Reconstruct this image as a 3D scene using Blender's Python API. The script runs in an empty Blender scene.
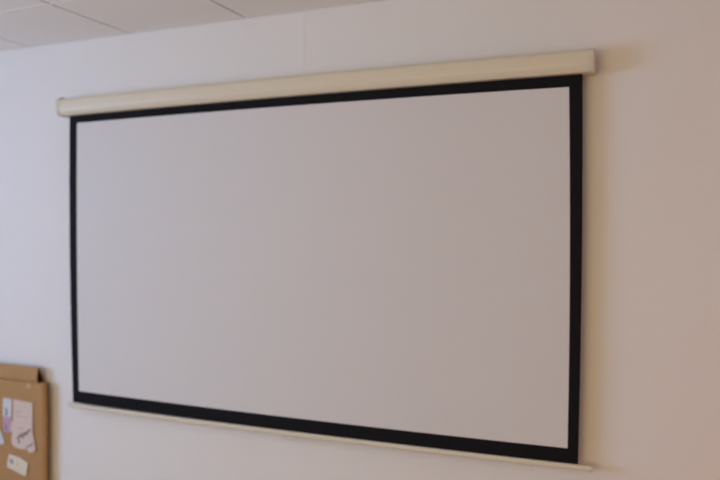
import bpy, bmesh, math, random
from mathutils import Vector, Matrix
S = bpy.context.scene
COL = S.collection

# ---------------------------------------------------------------- camera
cd = bpy.data.cameras.new('camera')
cam = bpy.data.objects.new('camera', cd)
COL.objects.link(cam)
cd.sensor_width = 36.0
cd.lens = 36.0 * 701.88 / 720.0
cd.clip_start = 0.05
yaw, pitch, roll = 0.3934, -0.02162, -0.0013
fw = Vector((-math.sin(yaw)*math.cos(pitch), math.cos(yaw)*math.cos(pitch), math.sin(pitch)))
r0 = Vector((math.cos(yaw), math.sin(yaw), 0)); u0 = r0.cross(fw)
rr = r0*math.cos(roll) + u0*math.sin(roll)
uu = u0*math.cos(roll) - r0*math.sin(roll)
M = Matrix((rr, uu, -fw)).transposed().to_4x4()
M.translation = Vector((1.345, -2.5288, 1.6429))
cam.matrix_world = M
cd.dof.use_dof = True                     # the photo is softly out of focus
cd.dof.focus_distance = 1.9
cd.dof.aperture_fstop = 1.7
S.camera = cam

# ---------------------------------------------------------------- light and exposure
S.view_settings.view_transform = 'Standard'
S.view_settings.look = 'None'
S.view_settings.gamma = 1.0
S.view_settings.use_curve_mapping = False
S.view_settings.exposure = 0.0
w = bpy.data.worlds.new('daylight'); S.world = w; w.use_nodes = True
bg = w.node_tree.nodes['Background']
bg.inputs[0].default_value = (0.62, 0.75, 1.0, 1); bg.inputs[1].default_value = 0.05

def area(name, loc, target, sx, sy, power, color):
    ld = bpy.data.lights.new(name, 'AREA'); ld.shape = 'RECTANGLE'
    ld.size = sx; ld.size_y = sy; ld.energy = power; ld.color = color
    o = bpy.data.objects.new(name, ld); COL.objects.link(o)
    o.location = loc
    o.rotation_euler = (Vector(target)-Vector(loc)).to_track_quat('-Z', 'Y').to_euler()
    return o
# daylight by the window in the left wall, plus two added warm fills
area('window_daylight', (-3.56, -2.9, 1.5), (0, -2.9, 2.7), 2.2, 1.3, 97, (0.37, 0.57, 1.0))
area('rear_warm_fill', (-0.3, -4.96, 1.4), (-0.3, 0, 2.6), 2.4, 1.3, 47, (1.0, 0.755, 0.27))  # unseen warm fill added at the guessed rear opening
ld = bpy.data.lights.new('low_warm_fill', 'POINT'); ld.energy = 8.5; ld.color = (1.0, 0.25, 0.02); ld.shadow_soft_size = 0.18  # unseen warm light added low on the right, no fixture modelled
lo = bpy.data.objects.new('low_warm_fill', ld); COL.objects.link(lo); lo.location = (2.85, -.95, .5)

# ---------------------------------------------------------------- materials
def mat(name, color, rough=0.6, noise=0.0, nscale=8.0, bump=0.0, bscale=200.0, spec=0.4, color2=None):
    m = bpy.data.materials.new(name); m.use_nodes = True
    nt = m.node_tree; b = nt.nodes['Principled BSDF']
    b.inputs['Roughness'].default_value = rough
    b.inputs['Specular IOR Level'].default_value = spec
    c2 = color2 or tuple(max(0, c*(1-noise)) for c in color)
    tc = nt.nodes.new('ShaderNodeTexCoord')
    n = nt.nodes.new('ShaderNodeTexNoise'); n.inputs['Scale'].default_value = nscale; n.inputs['Detail'].default_value = 4
    nt.links.new(tc.outputs['Object'], n.inputs['Vector'])
    mx = nt.nodes.new('ShaderNodeMix'); mx.data_type = 'RGBA'
    mx.inputs[6].default_value = (*color, 1); mx.inputs[7].default_value = (*c2, 1)
    nt.links.new(n.outputs['Fac'], mx.inputs[0]); nt.links.new(mx.outputs[2], b.inputs['Base Color'])
    if bump:
        n2 = nt.nodes.new('ShaderNodeTexNoise'); n2.inputs['Scale'].default_value = bscale; n2.inputs['Detail'].default_value = 3
        nt.links.new(tc.outputs['Object'], n2.inputs['Vector'])
        bp = nt.nodes.new('ShaderNodeBump'); bp.inputs['Strength'].default_value = bump; bp.inputs['Distance'].default_value = 0.002
        nt.links.new(n2.outputs['Fac'], bp.inputs['Height']); nt.links.new(bp.outputs['Normal'], b.inputs['Normal'])
    return m
WALL = mat('painted_wall', (0.80, 0.785, 0.78), 0.75, 0.02, 3, 0.25, 160)
CEIL = mat('ceiling_tile', (0.95, 0.93, 0.89), 0.9, 0.05, 1.2, 0.3, 320)
DARK = mat('ceiling_void', (0.16, 0.11, 0.09), 0.9)
FLOOR = mat('wood_floor', (0.56, 0.39, 0.22), 0.5, 0.3, 5)
CLOTH = mat('matte_white_screen', (0.695, 0.685, 0.70), 0.85, 0.015, 4)
BLACK = mat('black_masking', (0.006, 0.006, 0.008), 0.75, spec=0.15)
CREAM = mat('cream_enamel', (0.72, 0.66, 0.525), 0.35, 0.02, 3)
CAPM = mat('cream_plastic', (0.70, 0.65, 0.55), 0.45, 0.02, 6)
BARM = mat('cream_bar', (0.72, 0.68, 0.56), 0.4, 0.02, 6)
KRAFT = mat('kraft_cardboard', (0.47, 0.275, 0.125), 0.8, 0.0, 14, 0.35, 90, 0.2, (0.41, 0.235, 0.10))
KRAFT_SHADE = mat('kraft_shaded', (0.20, 0.12, 0.06), 0.9, 0.2, 14, spec=0.1)  # darker kraft: shade of the hollow fold put into the colour
PINKP = mat('pinkish_paper', (0.69, 0.56, 0.49), 0.8, 0.04, 30)
BLUEP = mat('bluish_white_paper', (0.64, 0.64, 0.67), 0.8, 0.04, 30)
PURP = mat('mauve_paper', (0.60, 0.38, 0.50), 0.8, 0.25, 60)
CREAMP = mat('cream_paper', (0.74, 0.66, 0.54), 0.8, 0.04, 30)
INK = mat('grey_ink', (0.27, 0.20, 0.21), 0.7)
FAINT = mat('faint_ink', (0.50, 0.38, 0.36), 0.7)
BLUEINK = mat('blue_ink', (0.26, 0.24, 0.38), 0.7)
YEL = mat('yellow_ink', (0.70, 0.60, 0.28), 0.7)
METAL = mat('white_metal', (0.7, 0.7, 0.7), 0.4)
TAPE = mat('clear_tape', (0.52, 0.35, 0.21), 0.3)
GLASSFRAME = mat('window_paint', (0.8, 0.8, 0.8), 0.5)

# ---------------------------------------------------------------- helpers
def link(name, bm, material, parent=None, smooth=False):
    bmesh.ops.recalc_face_normals(bm, faces=bm.faces)
    me = bpy.data.meshes.new(name); bm.to_mesh(me); bm.free()
    for m in (material if isinstance(material, (list, tuple)) else [material]): me.materials.append(m)
    if smooth:
        for p in me.polygons: p.use_smooth = True
        me.set_sharp_from_angle(angle=math.radians(40))
    o = bpy.data.objects.new(name, me); COL.objects.link(o)
    if parent: o.parent = parent
    return o
def tag(o, label=None, cat=None, group=None, kind=None):
    for k, v in (('label', label), ('category', cat), ('group', group), ('kind', kind)):
        if v: o[k] = v
    return o
def box(bm, x0, x1, y0, y1, z0, z1, mi=0, bevel=0.0):
    g = bmesh.ops.create_cube(bm, size=1)
    bmesh.ops.scale(bm, vec=(x1-x0, y1-y0, z1-z0), verts=g['verts'])
    bmesh.ops.translate(bm, vec=((x0+x1)/2, (y0+y1)/2, (z0+z1)/2), verts=g['verts'])
    fs = {f for v in g['verts'] for f in v.link_faces}
    for f in fs: f.material_index = mi
    if bevel:
        es = list({e for v in g['verts'] for e in v.link_edges})
        bmesh.ops.bevel(bm, geom=es, offset=bevel, segments=3, profile=0.5, affect='EDGES')
def sweep_x(bm, prof, xs, mi=0, cap=True):
    """prof: closed list of (y,z); xs: list of (x, dz, scale)"""
    cy = sum(p[0] for p in prof)/len(prof); cz = sum(p[1] for p in prof)/len(prof)
    rings = []
    for x, dz, s in xs:
        rings.append([bm.verts.new((x, cy+(y-cy)*s, cz+(z-cz)*s+dz)) for y, z in prof])
    n = len(prof)
    for a, b in zip(rings, rings[1:]):
        for i in range(n):
            f = bm.faces.new((a[i], a[(i+1) % n], b[(i+1) % n], b[i])); f.material_index = mi
    if cap:
        bm.faces.new(rings[0]).material_index = mi; bm.faces.new(rings[-1]).material_index = mi
def rounded(y0, y1, z0, z1, radii, seg=6):
    """radii for corners: (y0,z0),(y1,z0),(y1,z1),(y0,z1)"""
    out = []
    cs = ((y0, z0, 1, 1, 180), (y1, z0, -1, 1, 270), (y1, z1, -1, -1, 0), (y0, z1, 1, -1, 90))
    for (cy, cz, sy, sz, a0), r in zip(cs, radii):
        for k in range(seg+1):
            a = math.radians(a0+90*k/seg)
            out.append((cy+sy*r+r*math.cos(a), cz+sz*r+r*math.sin(a)))
    return out
def slab(bm, pts, y, t, mi=0):
    """outline pts (x,z) as a thin sheet whose front is at y and back at y+t"""
    a = [bm.verts.new((p[0], y, p[1])) for p in pts]
    b = [bm.verts.new((p[0], y+t, p[1])) for p in pts]
    n = len(pts)
    bm.faces.new(a).material_index = mi; bm.faces.new(b[::-1]).material_index = mi
    for i in range(n): bm.faces.new((a[i], b[i], b[(i+1) % n], a[(i+1) % n])).material_index = mi
def tube(bm, pts, r, seg=8):
    rings = []
    for i, p in enumerate(pts):
        p = Vector(p); d = (Vector(pts[min(i+1, len(pts)-1)])-Vector(pts[max(i-1, 0)])).normalized()
        a = d.orthogonal().normalized() if abs(d.y) > 0.9 else Vector((0, 1, 0)); a = (a-d*a.dot(d)).normalized(); b = d.cross(a)
        rings.append([bm.verts.new(p+a*r*math.cos(2*math.pi*k/seg)+b*r*math.sin(2*math.pi*k/seg)) for k in range(seg)])
    for A, B in zip(rings, rings[1:]):
        for k in range(seg): bm.faces.new((A[k], A[(k+1) % seg], B[(k+1) % seg], B[k]))
    bm.faces.new(rings[0]); bm.faces.new(rings[-1])

# ---------------------------------------------------------------- room
RX0, RX1, RY0, H = -3.6, 3.2, -5.0, 2.5
def wall_with_hole(name, axis, pos, t, a0, a1, h0, h1, ha0, ha1):
    bm = bmesh.new()
    segs = [(a0, ha0, 0, H+.1), (ha1, a1, 0, H+.1), (ha0, ha1, 0, h0), (ha0, ha1, h1, H+.1)]
    for (p, q, z0, z1) in segs:
        if axis == 'x': box(bm, pos, pos+t, p, q, z0, z1)
        else: box(bm, p, q, pos, pos+t, z0, z1)
    return tag(link(name, bm, WALL), kind='structure')
bm = bmesh.new(); box(bm, RX0-.1, RX1+.1, 0, 0.1, 0, H+.1); tag(link('wall_front', bm, WALL), kind='structure')
wall_with_hole('wall_left', 'x', RX0-.1, .1, RY0, 0, .85, 2.15, -4.0, -1.8)
wall_with_hole('wall_right', 'x', RX1, .1, RY0, 0, .3, 1.9, -2.95, -1.65)
wall_with_hole('wall_rear', 'y', RY0-.1, .1, RX0-.1, RX1+.1, .75, 2.05, -1.5, .9)
bm = bmesh.new(); box(bm, RX0-.1, RX1+.1, RY0-.1, 0.1, -.05, 0); tag(link('floor', bm, FLOOR), kind='structure')

# suspended ceiling: 0.6 m tiles, a cut row against the wall, dark joints running to the wall
bm = bmesh.new()
box(bm, RX0-.1, RX1+.1, RY0-.1, 0.0, H+.012, H+.03, 1)
TX, ROW = -1.4127, 0.459
xs = []; x = TX - .6*4
while x < RX1+.1: xs.append(x); x += .6
ys = [-.003, -ROW]; y = -ROW-.6
while y > RY0-.1: ys.append(y); y -= .6
for xa in xs:
    for ya, yb in zip(ys, ys[1:]+[RY0-.1]):
        x0, x1 = max(xa+.0055, RX0-.1), min(xa+.6-.0055, RX1+.1)
        if x1-x0 < .02: continue
        box(bm, x0, x1, yb+.001, ya-.001, H, H+.0125, 0, 0.0)
tag(link('ceiling', bm, [CEIL, DARK]), kind='structure')
# slim light cross bars that cover the joints parallel to the wall
bm = bmesh.new(); box(bm, RX0, RX1, -ROW-.0045, -ROW+.0045, H-.0015, H-.0001); tag(link('trim_1', bm, CEIL), kind='structure')
# faint vertical joint ridge in the wall lining above the screen
bm = bmesh.new(); sweep = [(.028, 0), (.046, -.0013), (.064, 0)]
a_ = [bm.verts.new((x, y, 1.4)) for x, y in sweep]; b_ = [bm.verts.new((x, y, H)) for x, y in sweep]
for i in range(3): bm.faces.new((a_[i], a_[(i+1) % 3], b_[(i+1) % 3], b_[i]))
bm.faces.new(a_); bm.faces.new(b_); tag(link('trim_2', bm, WALL), kind='structure')

def window(name, axis, pos, a0, a1, z0, z1):
    bm = bmesh.new(); f = .05
    def b(p, q, c, d):
        if axis == 'x': box(bm, pos, pos+.05, p, q, c, d)
        else: box(bm, p, q, pos, pos+.05, c, d)
    b(a0, a0+f, z0, z1); b(a1-f, a1, z0, z1); b(a0+f, a1-f, z0, z0+f); b(a0+f, a1-f, z1-f, z1)
    m = (a0+a1)/2; b(m-.02, m+.02, z0+f, z1-f)
    tag(link(name, bm, GLASSFRAME), kind='structure')
window('window_1', 'x', RX0-.1, -4.0, -1.8, .85, 2.15)
window('window_2', 'y', RY0-.1, -1.5, .9, .75, 2.05)
window('window_3', 'x', RX1+.05, -2.95, -1.65, .3, 1.9)

# ---------------------------------------------------------------- projection screen
scr = bpy.data.objects.new('projection_screen', None); COL.objects.link(scr)
scr.location = (0, 0, .826)
tag(scr, 'wide pull-down projection screen with black border and cream casing, hung on the wall', 'projection screen')
OZ = -.826
def spart(name, bm, m, parent=None, smooth=False):
    bmesh.ops.translate(bm, vec=(0, 0, OZ), verts=bm.verts)
    return link(name, bm, m, parent or scr, smooth)
# casing
def cdz(x): return .006 + .004*(1-(x/1.16)**2) + (.002 if x > 0 else -.004)*abs(x)/1.16
prof = rounded(-.090, -.012, 2.141, 2.2165, (.004, .006, .008, .016))
prof = [(-.0895, 2.168), (-.0885, 2.162), (-.0780, 2.1445), (-.0745, 2.1415)] + prof[7:]
bm = bmesh.new()
sweep_x(bm, prof, [(x_, cdz(x_), 1) for x_ in [-1.160+2.31*k/24 for k in range(25)]])
casing = spart('casing', bm, CREAM, smooth=True)
for s, dz in ((-1, .002), (1, .009)):
    bm = bmesh.new()
    prof2 = rounded(-.092, -.010, 2.139, 2.2175 if s > 0 else 2.2270, (.018 if s > 0 else .028, .008, .010, .016 if s > 0 else .028))
    e = [(s*1.146, dz, 1), (s*1.161, dz, 1), (s*1.1655, dz, .97), (s*1.1675, dz, .90)]
    if s < 0: e = [(-1.155, dz, 1), (-1.168, dz, 1), (-1.176, dz, .95), (-1.1805, dz, .85)]
    sweep_x(bm, prof2, e)
    cap = spart('end_cap', bm, CAPM, smooth=True)
    # recessed screw on the cap, and hanging bracket behind the casing
    bm = bmesh.new()
    c = bmesh.ops.create_cone(bm, cap_ends=True, segments=20, radius1=.006, radius2=.005, depth=.003)
    bmesh.ops.rotate(bm, cent=(0, 0, 0), matrix=Matrix.Rotation(math.radians(90), 3, 'Y'), verts=bm.verts)
    bmesh.ops.translate(bm, vec=(s*1.168 - (.012 if s < 0 else 0), -.05, 2.182), verts=bm.verts)
    bmesh.ops.translate(bm, vec=(0, 0, OZ), verts=bm.verts)
    link('screw', bm, METAL, cap)
    bm = bmesh.new(); box(bm, s*1.05-.02, s*1.05+.02, -.014, -.0005, 2.152, 2.215, 0, .001)
    spart('wall_bracket', bm, CAPM)
# sheet : corners (x, z) slightly out of square and edges bowed outward, to follow lens barrel distortion
BOW_DOWN, RISE = .007, .006
OUT = [(-1.1275, 2.150), (1.1275, 2.160), (1.1198, .8217), (-1.1245, .8239)]   # TL TR BR BL
INN = [(-1.0843, 2.1101), (1.0839, 2.1090), (1.0850, .8765), (-1.0883, .8781)]
def lerp2(Q, u, v, bow=0):
    t = Vector(Q[0]).lerp(Vector(Q[1]), u); b = Vector(Q[3]).lerp(Vector(Q[2]), u)
    p = t.lerp(b, v)
    p.x += bow*4*v*(1-v)*(1 if u > .5 else -1)*abs(2*u-1)
    p.y += (-BOW_DOWN*v + RISE*(1-v))*4*u*(1-u)
    return p
def wave(x, z):
    return -.050 + .0012*math.sin(x*2.1+.5)*math.sin((z-.8)*2.3)
BOW = .005
bm = bmesh.new(); NX, NZ = 40, 24
g = []
for j in range(NZ+1):
    row = []
    for i in range(NX+1):
        p = lerp2(INN, i/NX, j/NZ, BOW); row.append(bm.verts.new((p.x, wave(p.x, p.y), p.y)))
    g.append(row)
for j in range(NZ):
    for i in range(NX): bm.faces.new((g[j][i], g[j][i+1], g[j+1][i+1], g[j+1][i]))
ge = bmesh.ops.extrude_face_region(bm, geom=list(bm.faces))
bmesh.ops.translate(bm, vec=(0, .0012, 0), verts=[v for v in ge['geom'] if isinstance(v, bmesh.types.BMVert)])
spart('screen_fabric', bm, CLOTH, smooth=True)
# black masking border, one ring of fabric around the white
bm = bmesh.new(); N = 30
def ring(Q):
    out = []
    for k in range(N): out.append(lerp2(Q, k/N, 0, BOW))
    for k in range(N): out.append(lerp2(Q, 1, k/N, BOW))
    for k in range(N): out.append(lerp2(Q, 1-k/N, 1, BOW))
    for k in range(N): out.append(lerp2(Q, 0, 1-k/N, BOW + (.003 if Q is OUT else 0)))
    return out
A, B = ring(OUT), ring(INN)
va = [bm.verts.new((p.x, wave(p.x, p.y), p.y)) for p in A]; vb = [bm.verts.new((p.x, wave(p.x, p.y), p.y)) for p in B]
n = len(va)
for i in range(n): bm.faces.new((va[i], va[(i+1) % n], vb[(i+1) % n], vb[i]))
ge = bmesh.ops.extrude_face_region(bm, geom=list(bm.faces))
bmesh.ops.translate(bm, vec=(0, .0012, 0), verts=[v for v in ge['geom'] if isinstance(v, bmesh.types.BMVert)])
spart('black_border', bm, BLACK)
# bottom bar, hanging about a centimetre higher on its right
bm = bmesh.new()
pb = rounded(-.059, -.041, .8050, .8245, (.008, .008, .003, .003))
sweep_x(bm, pb, [(x_, -.0022 + .0022*x_ - .0065*(1-(x_/1.15)**2) + .0008*x_, 1) for x_ in [-1.138+2.296*k/24 for k in range(25)]])
bar = spart('bottom_bar', bm, BARM, smooth=True)
for s, dz in ((-1, -.0055), (1, .001)):
    bm = bmesh.new()
    pc = rounded(-.0600, -.0400, .8040, .8255, (.009, .009, .004, .004))
    x0 = -1.136 if s < 0 else 1.156
    sweep_x(bm, pc, [(x0, dz, 1), (x0+s*.009, dz, 1), (x0+s*.012, dz, .85)])
    link_o = spart('bar_end_cap', bm, CAPM, bar, smooth=True)
# pull loop below the bar
bm = bmesh.new()
pts = []
for k in range(15):
    a = math.pi*k/14
    pts.append((.010-.034*math.cos(a), -.05, .798-.018*math.sin(a)))
tube(bm, pts, .0020)
box(bm, -.026, .046, -.054, -.046, .795, .801, 0, .001)
spart('pull_loop', bm, CAPM, smooth=True)

# ---------------------------------------------------------------- cardboard carton at lower left
cb = bpy.data.objects.new('cardboard_box', None); COL.objects.link(cb)
cb.location = (-1.56, -.03, 0)
tag(cb, 'tall brown cardboard box standing against the wall, with paper labels stuck on its front', 'cardboard box')
OX, OY = 1.56, .03
def cpart(name, bm, m, parent=None, smooth=False):
    bmesh.ops.translate(bm, vec=(OX, OY, 0), verts=bm.verts)
    return link(name, bm, m, parent or cb, smooth)
XR, XL, YF = -1.322, -1.85, -.058
# body, with softly crushed vertical corners: plan outline lofted upwards
bm = bmesh.new()
plan = rounded(YF, -.003, XL, XR, (.012, .004, .010, .01))[:14] + [(-.003, -1.327), (-.008, -1.3245), (-.018, -1.320), (-.028, -1.312), (-.036, -1.303),
    (-.042, -1.2985), (-.048, -1.299), (-.053, -1.304), (-.0565, -1.312), (-.0580, -1.324), (-.0582, -1.34)]   # (y, x) pairs
levels = []
for z in [0, .1, .2, .3, .4, .5, .6, .7, .8, .87, .889, .893]:
    s = .006 if z == .893 else 0
    lv = []
    for (y, x) in plan:
        dx = .003*math.sin(z*9+1) * (1 if x > -1.5 else -1)
        dy = .0022*math.sin(z*7+x*11) * (1 if y < -.03 else 0)
        cx_, cy_ = (XL+XR)/2, -.028
        k = 1-s*1.0
        lv.append(bm.verts.new((cx_+(x+dx-cx_)*k, cy_+(y+dy-cy_)*(1-s*12), z)))
    levels.append(lv)
n = len(plan)
for a, b in zip(levels, levels[1:]):
    for i in range(n): bm.faces.new((a[i], a[(i+1) % n], b[(i+1) % n], b[i]))
bm.faces.new(levels[0]); bm.faces.new(levels[-1])
cpart('carton_body', bm, KRAFT, smooth=True)
# folded top flap: a bent sheet, upright in front, sloping down behind, open at the end
bm = bmesh.new()
outer = [(-.049, .892), (-.0545, .897), (-.056, .915), (-.054, .940), (-.050, .958), (-.0475, .9655), (-.044, .9675), (-.040, .965),
         (-.026, .935), (-.012, .905), (-.007, .8935)]
inner = [(-.010, .8935), (-.016, .904), (-.029, .932), (-.042, .960), (-.0445, .962), (-.046, .957), (-.050, .938), (-.052, .915), (-.051, .900), (-.047, .8935)]
loop = outer + inner
XE = -1.342
ra = [bm.verts.new((XL+.02, y, z)) for y, z in loop]; rb = [bm.verts.new((XE, y, z)) for y, z in loop]
n = len(loop); no = len(outer)
for i in range(n):
    f = bm.faces.new((ra[i], ra[(i+1) % n], rb[(i+1) % n], rb[i])); f.material_index = 1 if i >= no-1 else 0
m_ = len(inner)
for R in (ra, rb):     # sheet edge, as quads between the two skins
    for i in range(no-1):
        a, b = R[i], R[i+1]
        c_, d_ = R[n-1-min(i+1, m_-1)], R[n-1-min(i, m_-1)]
        vs = [a, b, c_, d_]; u = []
        for v in vs:
            if v not in u: u.append(v)
        if len(u) >= 3: bm.faces.new(u)
cpart('top_flap', bm, [KRAFT, KRAFT_SHADE])
# strip of tape over the fold
bm = bmesh.new(); slab(bm, [(-1.405, .889), (-1.375, .889), (-1.374, .868), (-1.404, .866)], YF-.0030, .0012)
cpart('tape_strip', bm, TAPE)

YP = YF - .0040
def paper(pts, m, label, y=YP, marks=(), t=.0022):
    bm = bmesh.new(); slab(bm, pts, y, t)
    o = cpart('paper_label', bm, m); o['label'] = label
    for kind, data, mm in marks:
        bm = bmesh.new()
        if kind == 'stroke':
            w_ = data[0]; P = data[1]
            for (a, b) in zip(P, P[1:]):
                a, b = Vector(a), Vector(b); d = (b-a).normalized()*w_/2; nn = Vector((-d.y, d.x))
                slab(bm, [a-d+nn, b+d+nn, b+d-nn, a-d-nn], y-.0006, .0005)
        else: slab(bm, data, y-.0006, .0005)
        cpart('ink_mark', bm, mm, o)
    return o
# pixel-derived metric outlines (x, z)
paper([(-1.557, .806), (-1.499, .804), (-1.503, .712), (-1.560, .715)], BLUEP, 'bluish white slip at the upper left of the labels',
      marks=[('stroke', (.010, [(-1.538, .755), (-1.535, .738), (-1.538, .724)]), BLUEINK)])
paper([(-1.560, .716), (-1.507, .716), (-1.498, .700), (-1.502, .652), (-1.515, .640), (-1.556, .642)], PURP, 'mauve slip below the bluish white one',
      y=YP-.0006, marks=[('stroke', (.012, [(-1.540, .672), (-1.536, .655)]), BLUEINK)])
paper([(-1.487, .805), (-1.362, .799), (-1.366, .655), (-1.360, .640), (-1.352, .600), (-1.346, .580), (-1.356, .567), (-1.380, .560), (-1.394, .560),
       (-1.402, .574), (-1.440, .568), (-1.480, .574), (-1.500, .585), (-1.503, .615), (-1.497, .640), (-1.509, .655), (-1.502, .690), (-1.492, .705)], PINKP,
      'large torn pinkish paper with grey scribble', y=YP-.0014,
      marks=[('stroke', (.009, [(-1.452, .600), (-1.458, .622), (-1.440, .640), (-1.430, .628), (-1.418, .650), (-1.405, .644), (-1.392, .664), (-1.380, .668)]), INK),
             ('stroke', (.006, [(-1.405, .580), (-1.392, .592), (-1.378, .592), (-1.366, .606)]), INK),
             ('stroke', (.005, [(-1.475, .748), (-1.445, .748)]), FAINT),
             ('stroke', (.004, [(-1.470, .728), (-1.400, .725)]), FAINT),
             ('stroke', (.006, [(-1.450, .668), (-1.430, .670)]), FAINT)])
paper([(-1.640, .640), (-1.580, .645), (-1.562, .612), (-1.551, .584), (-1.560, .578), (-1.640, .570)], BLUEP, 'pale paper scrap cut by the left edge of view')
paper([(-1.521, .535), (-1.452, .527), (-1.399, .508), (-1.409, .448), (-1.421, .441), (-1.536, .470), (-1.532, .500)], CREAMP, 'small cream label stuck on at a tilt',
      marks=[('poly', [(-1.515, .512), (-1.497, .512), (-1.493, .494), (-1.512, .490)], BLUEINK),
             ('poly', [(-1.478, .503), (-1.455, .500), (-1.458, .484), (-1.478, .487)], YEL)])
